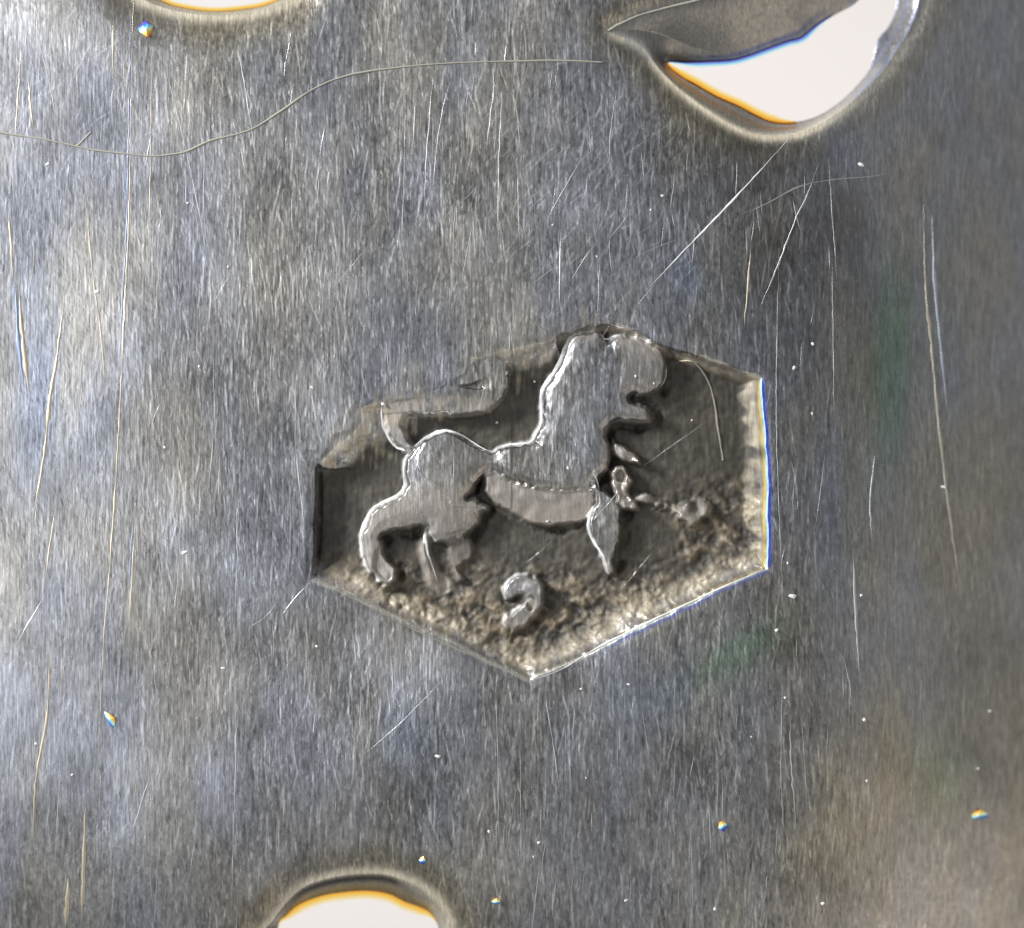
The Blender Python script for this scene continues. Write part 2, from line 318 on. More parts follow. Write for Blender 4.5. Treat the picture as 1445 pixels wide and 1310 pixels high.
# backlight painted on the hole rims; grey, blue and dark tones on their slopes
od = din_all
rimline = np.exp(-((rimd + 1) / 8.0) ** 2) * smooth((Y - 10) / 70) * (Y < 400) * (X > 850) * (1 - 0.7 * smooth((X - 1150) / 90)) + 0.7 * np.exp(-((rimd + 3) / 9.0) ** 2) * ((Y > 1200) | ((Y < 60) & (X < 600)))
col = mixc(col, (0.95, 0.84, 0.63), 0.8 * rimline)
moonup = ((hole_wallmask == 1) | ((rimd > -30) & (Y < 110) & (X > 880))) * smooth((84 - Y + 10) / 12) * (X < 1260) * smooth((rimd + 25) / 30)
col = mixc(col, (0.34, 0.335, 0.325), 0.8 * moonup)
wl = (hole_wallmask > 0) * smooth(rimd / 8) * (1 - moonup)
col = mixc(col, (0.62, 0.58, 0.52), 0.6 * wl)
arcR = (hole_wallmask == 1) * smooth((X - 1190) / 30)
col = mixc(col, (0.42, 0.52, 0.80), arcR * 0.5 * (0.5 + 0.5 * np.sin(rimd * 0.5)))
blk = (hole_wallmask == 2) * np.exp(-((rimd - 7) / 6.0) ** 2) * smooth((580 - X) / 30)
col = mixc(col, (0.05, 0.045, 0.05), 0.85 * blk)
col = np.clip(col, 0.02, 0.97)
roughness = np.clip(0.33 + 0.03 * s5 + 0.30 * low - 0.10 * np.clip(edge, 0, 1), 0.15, 0.8)
metal = np.clip(0.90 - 0.70 * low - 0.35 * unw - 0.5 * sl - 0.6 * rimline, 0.15, 1)

# ------------------------------------------------------------------ materials
def nodes(name):
    mt = bpy.data.materials.new(name); mt.use_nodes = True; return mt, mt.node_tree.nodes, mt.node_tree.links, mt.node_tree.nodes['Principled BSDF']
def silver_mat():
    mt, N, L, P = nodes('tarnished_silver')
    a = N.new('ShaderNodeAttribute'); a.attribute_name = 'tint'
    r = N.new('ShaderNodeAttribute'); r.attribute_name = 'finish'
    sp = N.new('ShaderNodeSeparateColor'); L.new(r.outputs['Color'], sp.inputs[0])
    tc = N.new('ShaderNodeTexCoord'); mp = N.new('ShaderNodeMapping'); mp.inputs['Scale'].default_value = (1, 0.10, 1)
    L.new(tc.outputs['Object'], mp.inputs[0])
    n = N.new('ShaderNodeTexNoise'); n.inputs['Scale'].default_value = 330; n.inputs['Detail'].default_value = 4; n.inputs['Roughness'].default_value = 0.65
    L.new(mp.outputs[0], n.inputs['Vector'])
    mr = N.new('ShaderNodeMapRange'); mr.inputs[1].default_value = 0.3; mr.inputs[2].default_value = 0.7; mr.inputs[3].default_value = 0.72; mr.inputs[4].default_value = 1.28
    L.new(n.outputs['Fac'], mr.inputs[0])
    mx = N.new('ShaderNodeVectorMath'); mx.operation = 'SCALE'; L.new(a.outputs['Color'], mx.inputs[0]); L.new(mr.outputs[0], mx.inputs['Scale'])
    L.new(mx.outputs[0], P.inputs['Base Color']); L.new(sp.outputs[0], P.inputs['Roughness']); L.new(sp.outputs[1], P.inputs['Metallic'])
    b = N.new('ShaderNodeBump'); b.inputs['Strength'].default_value = 0.35; b.inputs['Distance'].default_value = 0.0012
    L.new(n.outputs['Fac'], b.inputs['Height']); L.new(b.outputs[0], P.inputs['Normal'])
    return mt
SILVER = silver_mat()
def plain(name, c, rough=0.4, metal=0.0, var=0.25, scale=300, spec=0.5):
    mt, N, L, P = nodes(name)
    n = N.new('ShaderNodeTexNoise'); n.inputs['Scale'].default_value = scale
    mr = N.new('ShaderNodeMapRange'); mr.inputs[3].default_value = 1 - var; mr.inputs[4].default_value = 1 + var
    L.new(n.outputs['Fac'], mr.inputs[0])
    mx = N.new('ShaderNodeVectorMath'); mx.operation = 'SCALE'; mx.inputs[0].default_value = c; L.new(mr.outputs[0], mx.inputs['Scale'])
    L.new(mx.outputs[0], P.inputs['Base Color']); P.inputs['Roughness'].default_value = rough; P.inputs['Metallic'].default_value = metal
    P.inputs['Specular IOR Level'].default_value = spec
    return mt

# ------------------------------------------------------------------ cut the height field into pieces
def px(x, y, z): return ((x - CX) * S, (CY - y) * S, z * S)
# snap vertices at the openings onto the clean outline
gyo, gxo = np.gradient(hole_open, ys, xs); gl = np.hypot(gxo, gyo) + 1e-6
near = np.abs(hole_open) < 0.75 * G
XX = np.where(near, X - hole_open * gxo / gl, X); YY = np.where(near, Y - hole_open * gyo / gl, Y)
VERT = np.stack([(XX - CX) * S, (CY - YY) * S, H * S], -1).reshape(-1, 3)
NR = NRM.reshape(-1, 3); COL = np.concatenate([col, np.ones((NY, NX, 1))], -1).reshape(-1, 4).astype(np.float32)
FIN = np.stack([roughness, metal, np.zeros_like(H), np.ones_like(H)], -1).reshape(-1, 4).astype(np.float32)
idx = np.arange(NX * NY).reshape(NY, NX)
def cellavg(a): return 0.25 * (a[:-1, :-1] + a[1:, :-1] + a[:-1, 1:] + a[1:, 1:])
def cell(a): return a[:-1, :-1]
opn = cellavg(hole_open) > 0.0
label = np.zeros((NY - 1, NX - 1), int)                       # 0 plate face
label[cellavg(dmin) > 0.3] = 1                                # recess
cs = {k: cellavg(v) for k, v in sd.items()}
ctail = (cs['tail'] > -1.5)
rc = label == 1
xc, yc = cell(X), cell(Y)
lion_any = (cs['body'] > -2) | (cs['belly'] > -2) | (cs['fleg'] > -2) | (cs['paw1'] > -2) | (cs['paw2'] > -2) | (cs['hleg2'] > -2) | (cs['hfoot2'] > -2)
label[rc & ctail] = 3
label[lion_any & (label > 0)] = 2
label[rc & (cs['body'] > -2) & ((xc > 800) & (yc < 604) & (yc - 604 < (xc - 860) * 0.9) )] = 4     # head
label[rc & ((cs['fleg'] > -2) & (yc > 694))] = 5
label[rc & ((cs['paw1'] > -2) | (cs['paw2'] > -2)) & (xc > 860)] = 6
label[rc & (cs['body'] > -2) & (xc < 603) & (yc > 700)] = 7
label[rc & ((cs['hleg2'] > -2) | (cs['hfoot2'] > -2)) & ((cs['body'] < -1))] = 8
label[cs['two'] > -2] = 9
hm = cell(hole_wallmask)
label[(cellavg(rimd) > 0) & (hm > 0)] = 9 + hm[(cellavg(rimd) > 0) & (hm > 0)]
label[opn] = -1

def piece(name, mask, parent=None):
    a = idx[:-1, :-1][mask]; b = idx[:-1, 1:][mask]; c = idx[1:, 1:][mask]; d = idx[1:, :-1][mask]
    quads = np.stack([a, d, c, b], -1)
    used, inv = np.unique(quads.ravel(), return_inverse=True)
    me = bpy.data.meshes.new(name); nf = len(quads)
    me.vertices.add(len(used)); me.vertices.foreach_set('co', VERT[used].ravel())
    me.loops.add(nf * 4); me.loops.foreach_set('vertex_index', inv.astype(np.int32).ravel())
    me.polygons.add(nf); me.polygons.foreach_set('loop_start', np.arange(0, nf * 4, 4, dtype=np.int32))
    me.update(calc_edges=True)
    me.polygons.foreach_set('use_smooth', np.ones(nf, bool))
    for nm, arr in (('tint', COL), ('finish', FIN)):
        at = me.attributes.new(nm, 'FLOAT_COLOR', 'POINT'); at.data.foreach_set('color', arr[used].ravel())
    me.normals_split_custom_set_from_vertices(NR[used])
    me.materials.append(SILVER)
    o = bpy.data.objects.new(name, me); C.objects.link(o)
    if parent: o.parent = parent
    return o

plate = bpy.data.objects.new('silver_plate', None); C.objects.link(plate); plate.empty_display_size = 0.1
tag(plate, 'brushed silver plate pierced by bright holes, stamped with a lion in a six sided recess', 'silver plate')
face = piece('plate_face', label == 0, plate)
recess = piece('hallmark_recess', label == 1, plate)
tag(recess, 'dark tarnished six sided punched recess with rough pale slopes')
lion = piece('lion_body', label == 2, plate)
tag(lion, 'worn raised lion walking to the right')
for k, nm in ((3, 'tail'), (4, 'head'), (5, 'foreleg'), (6, 'raised_foreleg'), (7, 'hind_leg'), (8, 'hind_leg')):
    piece(nm, label == k, lion)
two = piece('numeral', label == 9, recess); tag(two, 'small raised numeral 2 below the lion')
for k, lb in ((10, 'sloping edge of the crescent hole'), (11, 'sloping edge of the lower round hole'), (12, 'sloping edge of the hole cut by the top of the view')):
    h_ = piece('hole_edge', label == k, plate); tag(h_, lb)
# back of the plate
def backsheet():
    xb = np.concatenate([[xs[0]], np.arange(-500, 1950, 25), [xs[-1]]]); yb = np.concatenate([[ys[0]], np.arange(-500, 1820, 25), [ys[-1]]])
    A, B = np.meshgrid(xb, yb); v = np.stack([(A - CX) * S, (CY - B) * S, (base_z(A, B) - 90) * S], -1).reshape(-1, 3)
    i = np.arange(len(v)).reshape(A.shape); xm = (A[:-1, :-1] + A[1:, 1:]) / 2; ym = (B[:-1, :-1] + B[1:, 1:]) / 2
    keep = ~(((xm > 820) & (xm < 1340) & (ym < 230)) | ((xm > 320) & (xm < 680) & (ym > 1200) & (ym < 1480)) | ((xm > 130) & (xm < 480) & (ym < 60)))
    q_ = np.stack([i[:-1, :-1], i[:-1, 1:], i[1:, 1:], i[1:, :-1]], -1)[keep]
    me = bpy.data.meshes.new('plate_back'); me.from_pydata(v.tolist(), [], q_.tolist())
    me.materials.append(plain('dull_silver', (0.4, 0.4, 0.4), 0.5, 0.9, 0.1, 60)); o = bpy.data.objects.new('plate_back', me); C.objects.link(o); o.parent = plate
backsheet()

# added see-through film imitating the lens colour fringe at each opening
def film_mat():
    mt = bpy.data.materials.new('fringe_film'); mt.use_nodes = True; N, L = mt.node_tree.nodes, mt.node_tree.links
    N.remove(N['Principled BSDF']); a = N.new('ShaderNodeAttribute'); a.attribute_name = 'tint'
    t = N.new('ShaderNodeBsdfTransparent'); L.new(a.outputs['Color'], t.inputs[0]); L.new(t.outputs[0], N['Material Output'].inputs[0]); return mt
FILM = film_mat()
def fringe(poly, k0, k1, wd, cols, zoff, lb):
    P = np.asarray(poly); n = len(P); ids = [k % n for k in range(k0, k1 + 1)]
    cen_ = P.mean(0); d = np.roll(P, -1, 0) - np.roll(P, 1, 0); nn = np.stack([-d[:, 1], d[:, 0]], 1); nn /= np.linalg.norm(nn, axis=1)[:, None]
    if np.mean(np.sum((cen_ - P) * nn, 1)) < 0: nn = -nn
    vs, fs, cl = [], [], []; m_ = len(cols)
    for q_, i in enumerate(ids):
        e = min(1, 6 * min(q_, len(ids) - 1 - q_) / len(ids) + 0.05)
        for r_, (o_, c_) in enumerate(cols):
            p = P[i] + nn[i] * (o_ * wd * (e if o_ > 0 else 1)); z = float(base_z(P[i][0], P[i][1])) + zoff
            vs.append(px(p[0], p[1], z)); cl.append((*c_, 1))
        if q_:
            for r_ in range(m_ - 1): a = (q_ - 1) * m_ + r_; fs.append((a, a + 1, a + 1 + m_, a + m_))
    me = bpy.data.meshes.new('colour_fringe'); me.from_pydata(vs, [], fs); me.materials.append(FILM)
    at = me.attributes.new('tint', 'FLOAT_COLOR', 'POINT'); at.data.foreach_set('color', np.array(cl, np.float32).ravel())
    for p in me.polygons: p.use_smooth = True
    o = bpy.data.objects.new('colour_fringe', me); C.objects.link(o); o.parent = plate; o['label'] = lb
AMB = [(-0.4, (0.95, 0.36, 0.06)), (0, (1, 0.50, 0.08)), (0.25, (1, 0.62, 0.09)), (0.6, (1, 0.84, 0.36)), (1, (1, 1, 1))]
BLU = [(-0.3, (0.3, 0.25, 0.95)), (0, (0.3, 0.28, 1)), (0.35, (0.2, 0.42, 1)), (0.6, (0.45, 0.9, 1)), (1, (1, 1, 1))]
def near_id(poly, x, y): return int(np.argmin(np.hypot(poly[:, 0] - x, poly[:, 1] - y)))
mi = len(MOON_IN)
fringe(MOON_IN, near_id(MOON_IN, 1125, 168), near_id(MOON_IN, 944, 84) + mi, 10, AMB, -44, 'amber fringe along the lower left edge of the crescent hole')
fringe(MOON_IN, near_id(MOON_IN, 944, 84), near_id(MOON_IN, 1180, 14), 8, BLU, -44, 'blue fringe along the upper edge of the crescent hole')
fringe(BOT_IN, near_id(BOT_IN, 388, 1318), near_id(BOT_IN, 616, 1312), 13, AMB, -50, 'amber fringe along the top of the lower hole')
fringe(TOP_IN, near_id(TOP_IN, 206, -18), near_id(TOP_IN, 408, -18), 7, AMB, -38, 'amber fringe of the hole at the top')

# ------------------------------------------------------------------ height lookup
def hz(x, y):
    i = int(np.clip(np.searchsorted(xs, x), 1, NX - 1)); j = int(np.clip(np.searchsorted(ys, y), 1, NY - 1))
    return float(H[j - 1:j + 1, i - 1:i + 1].max())

# ------------------------------------------------------------------ scratches (each a thin raised burr)
M_PALE = plain('fresh_cut_silver', (0.74, 0.75, 0.78), 0.35, 0.85, 0.3, 120)
M_FAINT = plain('old_cut_silver', (0.62, 0.62, 0.61), 0.42, 0.85, 0.35, 120)
M_GOLD = plain('yellow_tarnished_cut', (0.70, 0.61, 0.45), 0.38, 0.8, 0.3, 120)
M_BLUE = plain('blue_tarnished_cut', (0.34, 0.42, 0.62), 0.4, 0.8, 0.3, 120)
M_DGOLD = plain('dull_yellow_cut', (0.60, 0.555, 0.455), 0.42, 0.85, 0.3, 60)
M_DBLUE = plain('dull_blue_cut', (0.50, 0.535, 0.60), 0.42, 0.85, 0.3, 60)
M_WHITE = plain('bright_burr', (0.96, 0.96, 0.95), 0.4, 0.05, 0.08, 120)
def burr(pts, wd, mat, parent=None, name='scratch', hgt=None, n=None, label_=None):
    P = catmull(pts, 4, False) if len(pts) > 2 else np.array(pts, float)
    L = np.hypot(*np.diff(P, axis=0).T); tot = L.sum(); cum = np.concatenate([[0], np.cumsum(L)])
    k = n or max(4, int(tot / 9)); t = np.linspace(0, tot, k + 1)
    x = np.interp(t, cum, P[:, 0]); y = np.interp(t, cum, P[:, 1])
    if tot > 60: x = x + 0.35 * rng.standard_normal(len(x))
    dx, dy = np.gradient(x), np.gradient(y); l = np.hypot(dx, dy) + 1e-9; nx, ny = -dy / l, dx / l
    hgt = hgt or 0.32 * wd
    vs, fs = [], []
    for i in range(k + 1):
        e = min(1, 3.0 * min(i, k - i) / k + 0.12); ww = wd * 0.5 * e * (0.75 + 0.5 * rng.random()) * (0.9 + 0.4 * math.sin(i * 0.7 + x[0]) * math.sin(i * 0.31 + y[0]))
        z = hz(x[i], y[i])
        vs += [px(x[i] - nx[i] * ww, y[i] - ny[i] * ww, z - 0.6), px(x[i], y[i], z + hgt * e), px(x[i] + nx[i] * ww, y[i] + ny[i] * ww, z - 0.6)]
        if i:
            a = 3 * (i - 1)
            fs += [(a, a + 3, a + 4, a + 1), (a + 1, a + 4, a + 5, a + 2)]
    me = bpy.data.meshes.new(name); me.from_pydata(vs, [], fs); me.materials.append(mat)
    for p in me.polygons: p.use_smooth = True
    o = bpy.data.objects.new(name, me); C.objects.link(o)
    o.parent = parent or plate
    if label_: o['label'] = label_
    return o
SC = [
 ([(188,0),(186,100),(184,200),(182,300),(176,430),(170,560),(163,680),(155,800),(147,900),(141,1010),(135,1100),(131,1150)], 3.6, M_GOLD, 'long golden scratch down the left side'),
 ([(184.6,10),(182,150),(180,260),(178,330),(172,430),(166,560)], 3.2, M_BLUE, None),
 ([(193,720),(189,770),(185,840),(182,905)], 3.2, M_GOLD, None), ([(189,720),(185.5,770),(181.5,840)], 2.6, M_BLUE, None),
 ([(214,60),(213,200),(211,300),(210,390)], 2.2, M_GOLD, None), ([(160,28),(160,70),(159,112)], 3, M_GOLD, None),
 ([(118,265),(125,330),(132,400),(142,470),(150,570)], 3, M_GOLD, None), ([(92,400),(80,500),(70,560),(60,650),(44,740)], 6, M_GOLD, None),
 ([(78,715),(70,770),(62,835)], 3, M_GOLD, None), ([(62,842),(40,880),(17,920)], 2.6, M_PALE, None),
 ([(40,110),(44,160),(48,190)], 4, M_GOLD, None), ([(25,400),(30,470),(40,560)], 8, M_GOLD, None), ([(20,395),(24,470),(33,555)], 7, M_BLUE, None),
 ([(10,290),(14,340),(17,395)], 5, M_GOLD, None), ([(110,40),(160,95),(215,155)], 1.6, M_FAINT, None), ([(45,20),(70,120),(80,180)], 2, M_FAINT, None),
 ([(225,60),(245,140),(262,210),(285,320),(295,395)], 2, M_PALE, None), ([(335,60),(345,120),(358,200),(362,240)], 2.4, M_PALE, None),
 ([(283,40),(288,200),(290,330),(318,440)], 1.6, M_FAINT, None), ([(612,95),(606,170),(600,245),(599,310)], 2.2, M_PALE, None),
 ([(645,96),(628,140),(615,220),(610,290)], 1.8, M_PALE, None), ([(702,96),(694,150),(685,222)], 2, M_PALE, None), ([(711,105),(705,200),(703,290),(703,360)], 2.2, M_PALE, None),
 ([(731,230),(731,280),(734,362)], 1.8, M_PALE, None), ([(792,325),(790,380),(790,432)], 3.4, M_PALE, None), ([(846,360),(845,410),(843,452)], 1.6, M_PALE, None),
 ([(850,333),(826,362),(803,402)], 1.8, M_PALE, None), ([(875,105),(860,200),(868,270)], 1.6, M_FAINT, None), ([(830,210),(800,260),(765,322)], 2.0, M_FAINT, None),
 ([(646,270),(640,330),(640,420)], 1.6, M_FAINT, None), ([(572,120),(570,250),(566,370)], 1.6, M_FAINT, None), ([(590,380),(587,430),(586,460)], 1.6, M_FAINT, None),
 ([(912,410),(955,365),(1000,318),(1060,255),(1114,195)], 3.6, M_WHITE, 'straight bright scratch from the crescent hole towards the lion'),
 ([(890,366),(925,350),(962,335)], 1.8, M_FAINT, None), ([(1018,311),(1060,297),(1090,283),(1130,262),(1180,252),(1235,247),(1275,238)], 2.2, M_FAINT, None),
 ([(1157,228),(1140,275),(1125,305),(1100,370),(1070,440)], 3, M_FAINT, None), ([(1060,345),(1056,400),(1050,462)], 3.4, M_GOLD, None),
 ([(1308,285),(1310,400),(1320,500),(1330,600),(1345,720),(1365,860)], 5, M_DGOLD, 'broad dull golden scratch near the right side'), ([(1320,300),(1324,400),(1334,500),(1342,580)], 6, M_DBLUE, None),
 ([(1100,345),(1097,480),(1096,600),(1099,700),(1105,850)], 2.0, M_FAINT, None), ([(1175,350),(1177,480),(1178,600)], 1.8, M_FAINT, None), ([(1170,220),(1175,290),(1183,400)], 2, M_FAINT, None),
 ([(325,905),(332,990),(333,1060),(330,1150),(325,1310)], 2.2, M_PALE, 'long thin pale scratch left of the lower hole'), ([(550,905),(554,960),(556,1015)], 2.2, M_PALE, None),
 ([(699,945),(701,1020),(703,1100),(703,1210)], 1.8, M_PALE, None), ([(768,970),(774,1010),(782,1060),(790,1120)], 2.4, M_PALE, None), ([(802,965),(804,1060),(806,1160)], 1.6, M_FAINT, None),
 ([(645,938),(600,985),(555,1030),(490,1085)], 1.8, M_FAINT, None), ([(215,1085),(200,1130),(183,1185)], 2.2, M_PALE, None), ([(345,890),(375,870),(395,845)], 1.4, M_FAINT, None),
 ([(440,820),(418,842),(398,868)], 2.2, M_PALE, None), ([(414,600),(420,660),(428,735),(434,780)], 2, M_PALE, None), ([(300,420),(302,560),(308,710)], 1.6, M_FAINT, None),
 ([(383,470),(380,560),(380,580)], 1.6, M_PALE, None), ([(332,680),(335,790),(330,900)], 2.2, M_FAINT, None), ([(340,360),(300,430),(325,390)], 1.2, M_FAINT, None),
 ([(475,480),(478,560)], 1.6, M_FAINT, None), ([(545,480),(548,522)], 2.0, M_PALE, None), ([(720,440),(719,505)], 1.8, M_PALE, None), ([(875,437),(838,492)], 1.2, M_FAINT, None),
 ([(585,640),(592,690),(593,720)], 1.8, M_PALE, None), ([(640,630),(641,690)], 1.6, M_PALE, None), ([(562,565),(561,612)], 1.6, M_PALE, None), ([(1237,640),(1230,700),(1232,760)], 4, M_FAINT, None),
 ([(1115,1000),(1117,1080),(1125,1180)], 3, M_FAINT, None), ([(1205,780),(1209,870),(1215,960)], 5, M_FAINT, None), ([(1180,915),(1195,940),(1205,1000)], 2.4, M_FAINT, None),
 ([(30,60),(20,200)], 3, M_GOLD, None), ([(70,900),(66,1010),(50,1100),(45,1200)], 5, M_GOLD, None), ([(95,1240),(90,1310)], 7, M_GOLD, None), ([(120,1130),(115,1260),(112,1310)], 6, M_GOLD, None),
 ([(1105,950),(1102,1080),(1108,1200)], 2, M_FAINT, None), ([(870,1000),(872,1110)], 1.4, M_FAINT, None), ([(734,1030),(736,1250)], 1.6, M_FAINT, None),
]
for pts, wd, mt, lb in SC: burr(pts, wd, mt, label_=lb)
# straight hairlines inside the recess and across the lion
for pts, wd, mt in [([(1002,592),(960,622),(908,658)], 2.0, M_FAINT), ([(876,690),(858,712),(836,735)], 1.8, M_PALE), ([(952,512),(968,508),(990,512)], 2.0, M_GOLD),
                    ([(790,755),(752,788),(735,800)], 1.4, M_FAINT), ([(930,770),(905,800),(880,830)], 1.6, M_FAINT)]:
    burr(pts, wd, mt, recess)
r2 = np.random.default_rng(3); cnt = 0
while cnt < 215:
    x, y = r2.uniform(20, 1200), r2.uniform(10, 1300)
    if 430 < x < 1090 and 455 < y < 965: continue
    if 850 < x < 1310 and y < 200: continue
    if 360 < x < 645 and y > 1225: continue
    ln = r2.uniform(18, 75) * (1 if r2.random() < .8 else 1.9); a = r2.normal(0.02, 0.09)
    if r2.random() < 0.10 and 480 < x < 960 and y < 440: a = r2.normal(0.7, 0.15)
    x2, y2 = x - math.sin(a) * ln, y + math.cos(a) * ln
    if (430 < x2 < 1090 and 455 < y2 < 965) or (360 < x2 < 645 and y2 > 1225): continue
    mt = M_PALE if r2.random() < 0.45 else M_FAINT
    if x < 260 and r2.random() < 0.35: mt = M_GOLD
    burr([(x, y), ((x + x2) / 2 + r2.normal(0, .8), (y + y2) / 2), (x2, y2)], r2.uniform(1.1, 2.0), mt, n=4 if ln < 60 else 8); cnt += 1
# rubbed ridges on the contour of the lion, painted white for caught light
RIDGE = [
 ([(578,637),(595,621),(612,611),(628,608),(646,612),(662,621),(678,631),(694,638)], 2.8), ([(694,638),(703,632),(716,628),(734,626),(751,624),(757,611),(764,598),(764,580),(763,562),(768,545),(779,529),(789,511),(796,493),(803,478),(813,471),(826,468),(839,467)], 3.6),
 ([(848,471),(856,481),(863,475),(876,472)], 2.4), ([(576,638),(571,650),(568,667),(571,682),(565,695),(553,704),(540,709),(527,718),(517,733),(510,750),(507,768),(511,786)], 4.0),
 ([(578,637),(560,632),(548,617),(541,602),(538,588),(539,574)], 3.6), ([(838,714),(832,728),(832,748),(838,764),(848,779),(855,792)], 3.4), ([(941,514),(940,533),(932,547)], 1.4),
 ([(601,745),(599,765),(604,785),(611,803),(617,822)], 4.2), ([(713,840),(714,826),(724,814)], 2.4), ([(838,668),(843,680),(846,694)], 2.2), 
]
for pts, wd in RIDGE: burr(pts, wd * 1.15, M_WHITE, lion, 'highlight_ridge')

# ------------------------------------------------------------------ rim highlights, then fibres and dust lying on the metal
for pts, wd, mt, nm in [([(752,960),(792,945),(840,916),(900,886),(960,857),(1020,829),(1070,807),(1081,797)], 3.6, M_WHITE, 'rim_highlight'),
                         ([(443,817),(520,856),(600,896),(680,932),(735,956),(752,960)], 2.2, M_DGOLD, 'rim_highlight')]:
    burr(pts, wd, mt, recess, nm)  # pale strips painting the highlight along the recess lip
def tube(name, pts, r, mat, lift=0.6):
    P = catmull(pts, 6, False); vs, fs = [], []; K = 6
    zz = np.array([hz(*p) for p in P]); 
    for _ in range(3): zz = np.convolve(np.pad(zz, 2, 'edge'), np.ones(5) / 5, 'valid')
    P = P + 0.35 * np.convolve(rng.standard_normal(len(P)), [.3, .4, .3], 'same')[:, None]
    d = np.gradient(P, axis=0); l = np.hypot(*d.T) + 1e-9
    for i, (p, z) in enumerate(zip(P, zz)):
        nx, ny = -d[i, 1] / l[i], d[i, 0] / l[i]; rr = r * (0.75 + 0.3 * rng.random() + 0.2 * math.sin(i * 0.37))
        for k in range(K):
            a = 2 * math.pi * k / K; vs.append(px(p[0] + nx * math.cos(a) * rr, p[1] + ny * math.cos(a) * rr, z + lift + rr * math.sin(a)))
        if i:
            for k in range(K): fs.append((K * (i - 1) + k, K * (i - 1) + (k + 1) % K, K * i + (k + 1) % K, K * i + k))
    me = bpy.data.meshes.new(name); me.from_pydata(vs, [], fs); me.materials.append(mat)
    for p in me.polygons: p.use_smooth = True
    o = bpy.data.objects.new(name, me); C.objects.link(o); return o
M_FIB = plain('pale_fibre', (0.36, 0.34, 0.28), 0.6, 0.0, 0.15, 80)
tag(tube('fibre', [(-12,184),(0,187),(60,196),(110,207),(160,215),(215,220),(258,215),(300,198),(350,185),(390,162),(430,133),(470,113),(520,101),(600,92),(700,87),(790,86),(850,88)], 1.4, M_FIB), 'long thin pale fibre curving over the upper left of the plate', 'fibre')
tag(tube('fibre', [(106,207),(118,197),(128,186)], 1.2, M_FIB), 'tiny pale fibre branching off the long one at upper left', 'fibre')
tag(tube('fibre', [(858,43),(875,33),(905,20),(945,9),(985,-1),(1000,-6)], 1.8, M_FIB), 'thick tan fibre beside the tip of the crescent hole', 'fibre')
tag(tube('fibre', [(972,503),(990,520),(1004,545),(1011,575),(1015,605),(1019,630),(1022,650)], 1.3, M_FIB), 'curved hair lying in the recess right of the lion head', 'fibre')

def speck_mesh(seed, kind):
    r = np.random.default_rng(seed); import bmesh
    bm = bmesh.new(); bmesh.ops.create_icosphere(bm, subdivisions=1, radius=1)
    for v in bm.verts: v.co = v.co * (1 + 0.28 * r.standard_normal()); v.co.z *= 0.7
    me = bpy.data.meshes.new('dust_speck'); bm.to_mesh(me); bm.free(); return me
M_DUST = plain('white_dust', (0.92, 0.92, 0.90), 0.35, 0.0, 0.06, 200)
def glint_mat():
    mt, N, L, P = nodes('rainbow_glint')  # colour ramp paints a lens-split glint onto the grain
    tc = N.new('ShaderNodeTexCoord'); sx = N.new('ShaderNodeSeparateXYZ'); L.new(tc.outputs['Object'], sx.inputs[0])
    mr = N.new('ShaderNodeMapRange'); mr.inputs[1].default_value = -1; mr.inputs[2].default_value = 1; L.new(sx.outputs[1], mr.inputs[0])
    cr = N.new('ShaderNodeValToRGB'); e = cr.color_ramp.elements; e[0].position = 0.05; e[0].color = (0.12, 0.08, 0.9, 1); e[1].position = 0.95; e[1].color = (1, 0.35, 0.08, 1)
    for p, c in ((0.28, (0.1, 0.35, 1, 1)), (0.42, (0.3, 0.95, 1, 1)), (0.55, (1, 1, 0.85, 1)), (0.72, (1, 0.85, 0.15, 1))):
        q_ = e.new(p); q_.color = c
    L.new(mr.outputs[0], cr.inputs[0]); L.new(cr.outputs[0], P.inputs['Base Color']); P.inputs['Roughness'].default_value = 0.25; P.inputs['Metallic'].default_value = 0.2
    return mt
M_GL = glint_mat()
base = [speck_mesh(k, 0) for k in range(5)]
for b in base: b.materials.append(M_DUST)
gl = [speck_mesh(k + 20, 1) for k in range(2)]
for b in gl: b.materials.append(M_GL)
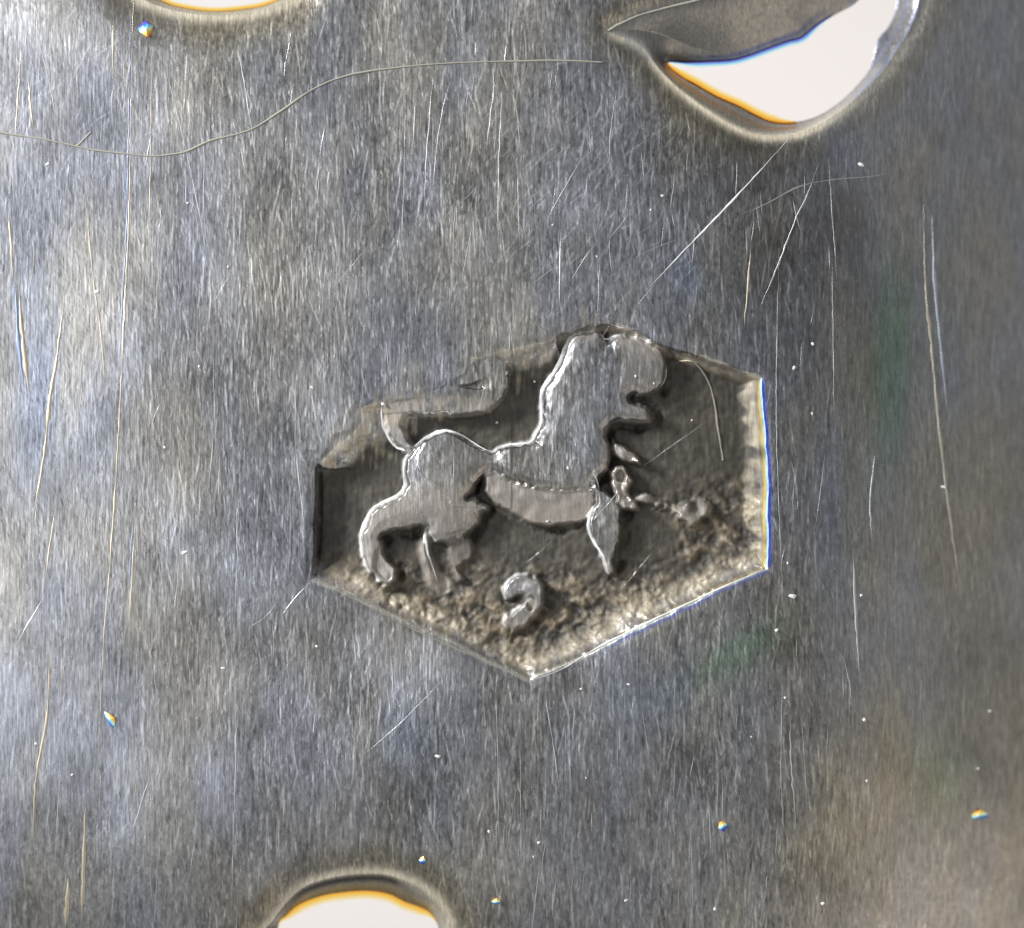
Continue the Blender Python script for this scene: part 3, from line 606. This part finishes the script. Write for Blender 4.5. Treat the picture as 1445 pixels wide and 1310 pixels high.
DUST = [ # x, y, radius, label
 (136,411,4,'white dust speck right of the upper half of the long golden scratch'), (281,517,3,'white dust speck in the open metal well left of the recess'), (232,631,3,'faint white dust speck left of the recess'), (441,547,4,'white dust speck just above the upper left of the recess'),
 (541,571,6,'largest white dust speck, on the tip of the lion tail line'), (754,538,3,'tiny white speck in the dark gap behind the lion neck'), (1148,485,4,'white dust speck above right of the recess, higher of two'), (1121,519,4.5,'white dust speck above right of the recess, lower of two'),
 (1147,584,3.5,'small white dust speck right of the recess, upper part'), (1112,808-13,3,'small white speck by the lower right corner of the recess'), (1119,841,6,'oblong bright speck below the lower right corner of the recess'), (1217,841,3.5,'dull white speck well right of the recess corner'),
 (1096,890,4,'dull white speck on the green stain below the recess'), (886,966,3.5,'white speck in a pair below the recess, right one'), (820,972,3.5,'white speck in a pair below the recess, left one'), (618,1067,4.5,'oblong white speck between the recess and the lower hole'),
 (690,1174,4,'star like white speck right of the lower hole'), (760,1190,3.5,'white speck below centre, upper of two close together'), (753,1210,3,'white speck below centre, lower of two close together'), (827,1098,2.5,'tiny faint speck below the recess point'), (1222,1017,5,'bright white speck on the smooth lower right metal'),
 (1108,985,3,'faint dust speck below the green stain'), (1060,1040,2.5,'tiny grey speck on the lower right metal'), (1225,1104,3.5,'pale dust speck in the middle of the lower right metal'), (1388,1090,3,'faint dust speck near the right side, upper'), (1010,1285,4.5,'pale dust speck near the lower side right of centre'), (1163,1278,4.5,'pale dust speck near the lower side further right'),
 (1405,1008,3.5,'dull speck at the far right side'), (884,1272,4,'dull pale speck near the lower side at centre'), (315,943,3.5,'pale speck left of the long thin scratch'), (447,912,3.5,'pale speck below the lower left corner of the recess'), (50,1050,3.5,'pale speck near the lower left side'), (101,1094,3,'small pale speck at lower left'),
 (66,232,3.5,'pale speck under the long fibre at far left'), (935,276,4,'white chip shaped speck below the crescent hole'), (918,296,2.5,'tiny speck beside the chip shaped one'), (1217,231,5,'long bright speck right below the crescent hole'), (842,362,2.5,'tiny white speck on the metal above the lion'), (780,317,2.5,'tiny pale speck on the upper middle metal'),
 (322,377,3,'pale speck on the upper left metal'), (265,287,3,'faint speck between the fibre and the recess'), (897,531,3,'white speck on the lion muzzle'), (923,541,2.5,'tiny speck at the lip of the lion'), (801,660,3.5,'white speck on the lion chest'), (773,736,3.5,'white speck on the lion belly edge'), (978,593,2.5,'tiny speck on the dark recess floor'), (701,596,3,'white speck under the lion tail'), (260,780,4,'short white lint speck left of the recess'), (1336,688,4,'pale lint speck far right at mid height'),
]
for k, (x, y, r, lb) in enumerate(DUST):
    o = bpy.data.objects.new('dust_speck', base[k % 5]); C.objects.link(o)
    o.location = px(x, y, hz(x, y) + r * 0.3); rr = r * S * 0.62; el = 1.7 if ('oblong' in lb or 'long' in lb or 'lint' in lb) else 1.1
    o.scale = (rr * el, rr * 0.85, rr); o.rotation_euler = (0, 0, rng.uniform(-0.6, 0.6) if el > 1.5 else rng.uniform(0, 6))
    tag(o, lb, 'dust speck', 'dust specks on the silver plate')
GL = [(207,42,12,0.5,'large grain with a painted rainbow glint at upper left'), (155,1015,8,-0.9,'oblong grain with a painted rainbow glint at lower left'), (596,1215,6,0,'grain with a painted rainbow glint just above the lower hole'), (700,1274,6,0,'small grain with a painted rainbow glint right of the lower hole'), (1020,1166,8,0.5,'grain with a painted rainbow glint on the lower right metal'), (1389,1157,9,0.2,'grain with a painted golden and blue glint at the lower right side')]
for k, (x, y, r, a, lb) in enumerate(GL):
    o = bpy.data.objects.new('glint_grain', gl[k % 2]); C.objects.link(o); o.location = px(x, y, hz(x, y) + r * 0.3); rr = r * S * 0.9
    flip = k >= 1
    o.scale = (rr * (1.5 if k in (1, 5) else 1), rr * 0.95, rr * 0.8); o.rotation_euler = (0, 0, a + (0 if flip else math.pi))
    tag(o, lb, 'grain', 'grains with painted rainbow glints on the silver plate')

# ------------------------------------------------------------------ backdrop sheet far behind the plate
v = [(-4.5, -4.5, -4), (4.5, -4.5, -4), (4.5, 4.5, -4), (-4.5, 4.5, -4)]
me = bpy.data.meshes.new('backdrop'); me.from_pydata(v, [], [(0, 1, 2, 3)]); me.materials.append(plain('white_paper', (0.90, 0.87, 0.85), 0.9, 0, 0.01, 3, 0.1))
o = bpy.data.objects.new('backdrop', me); C.objects.link(o); tag(o, kind='structure')
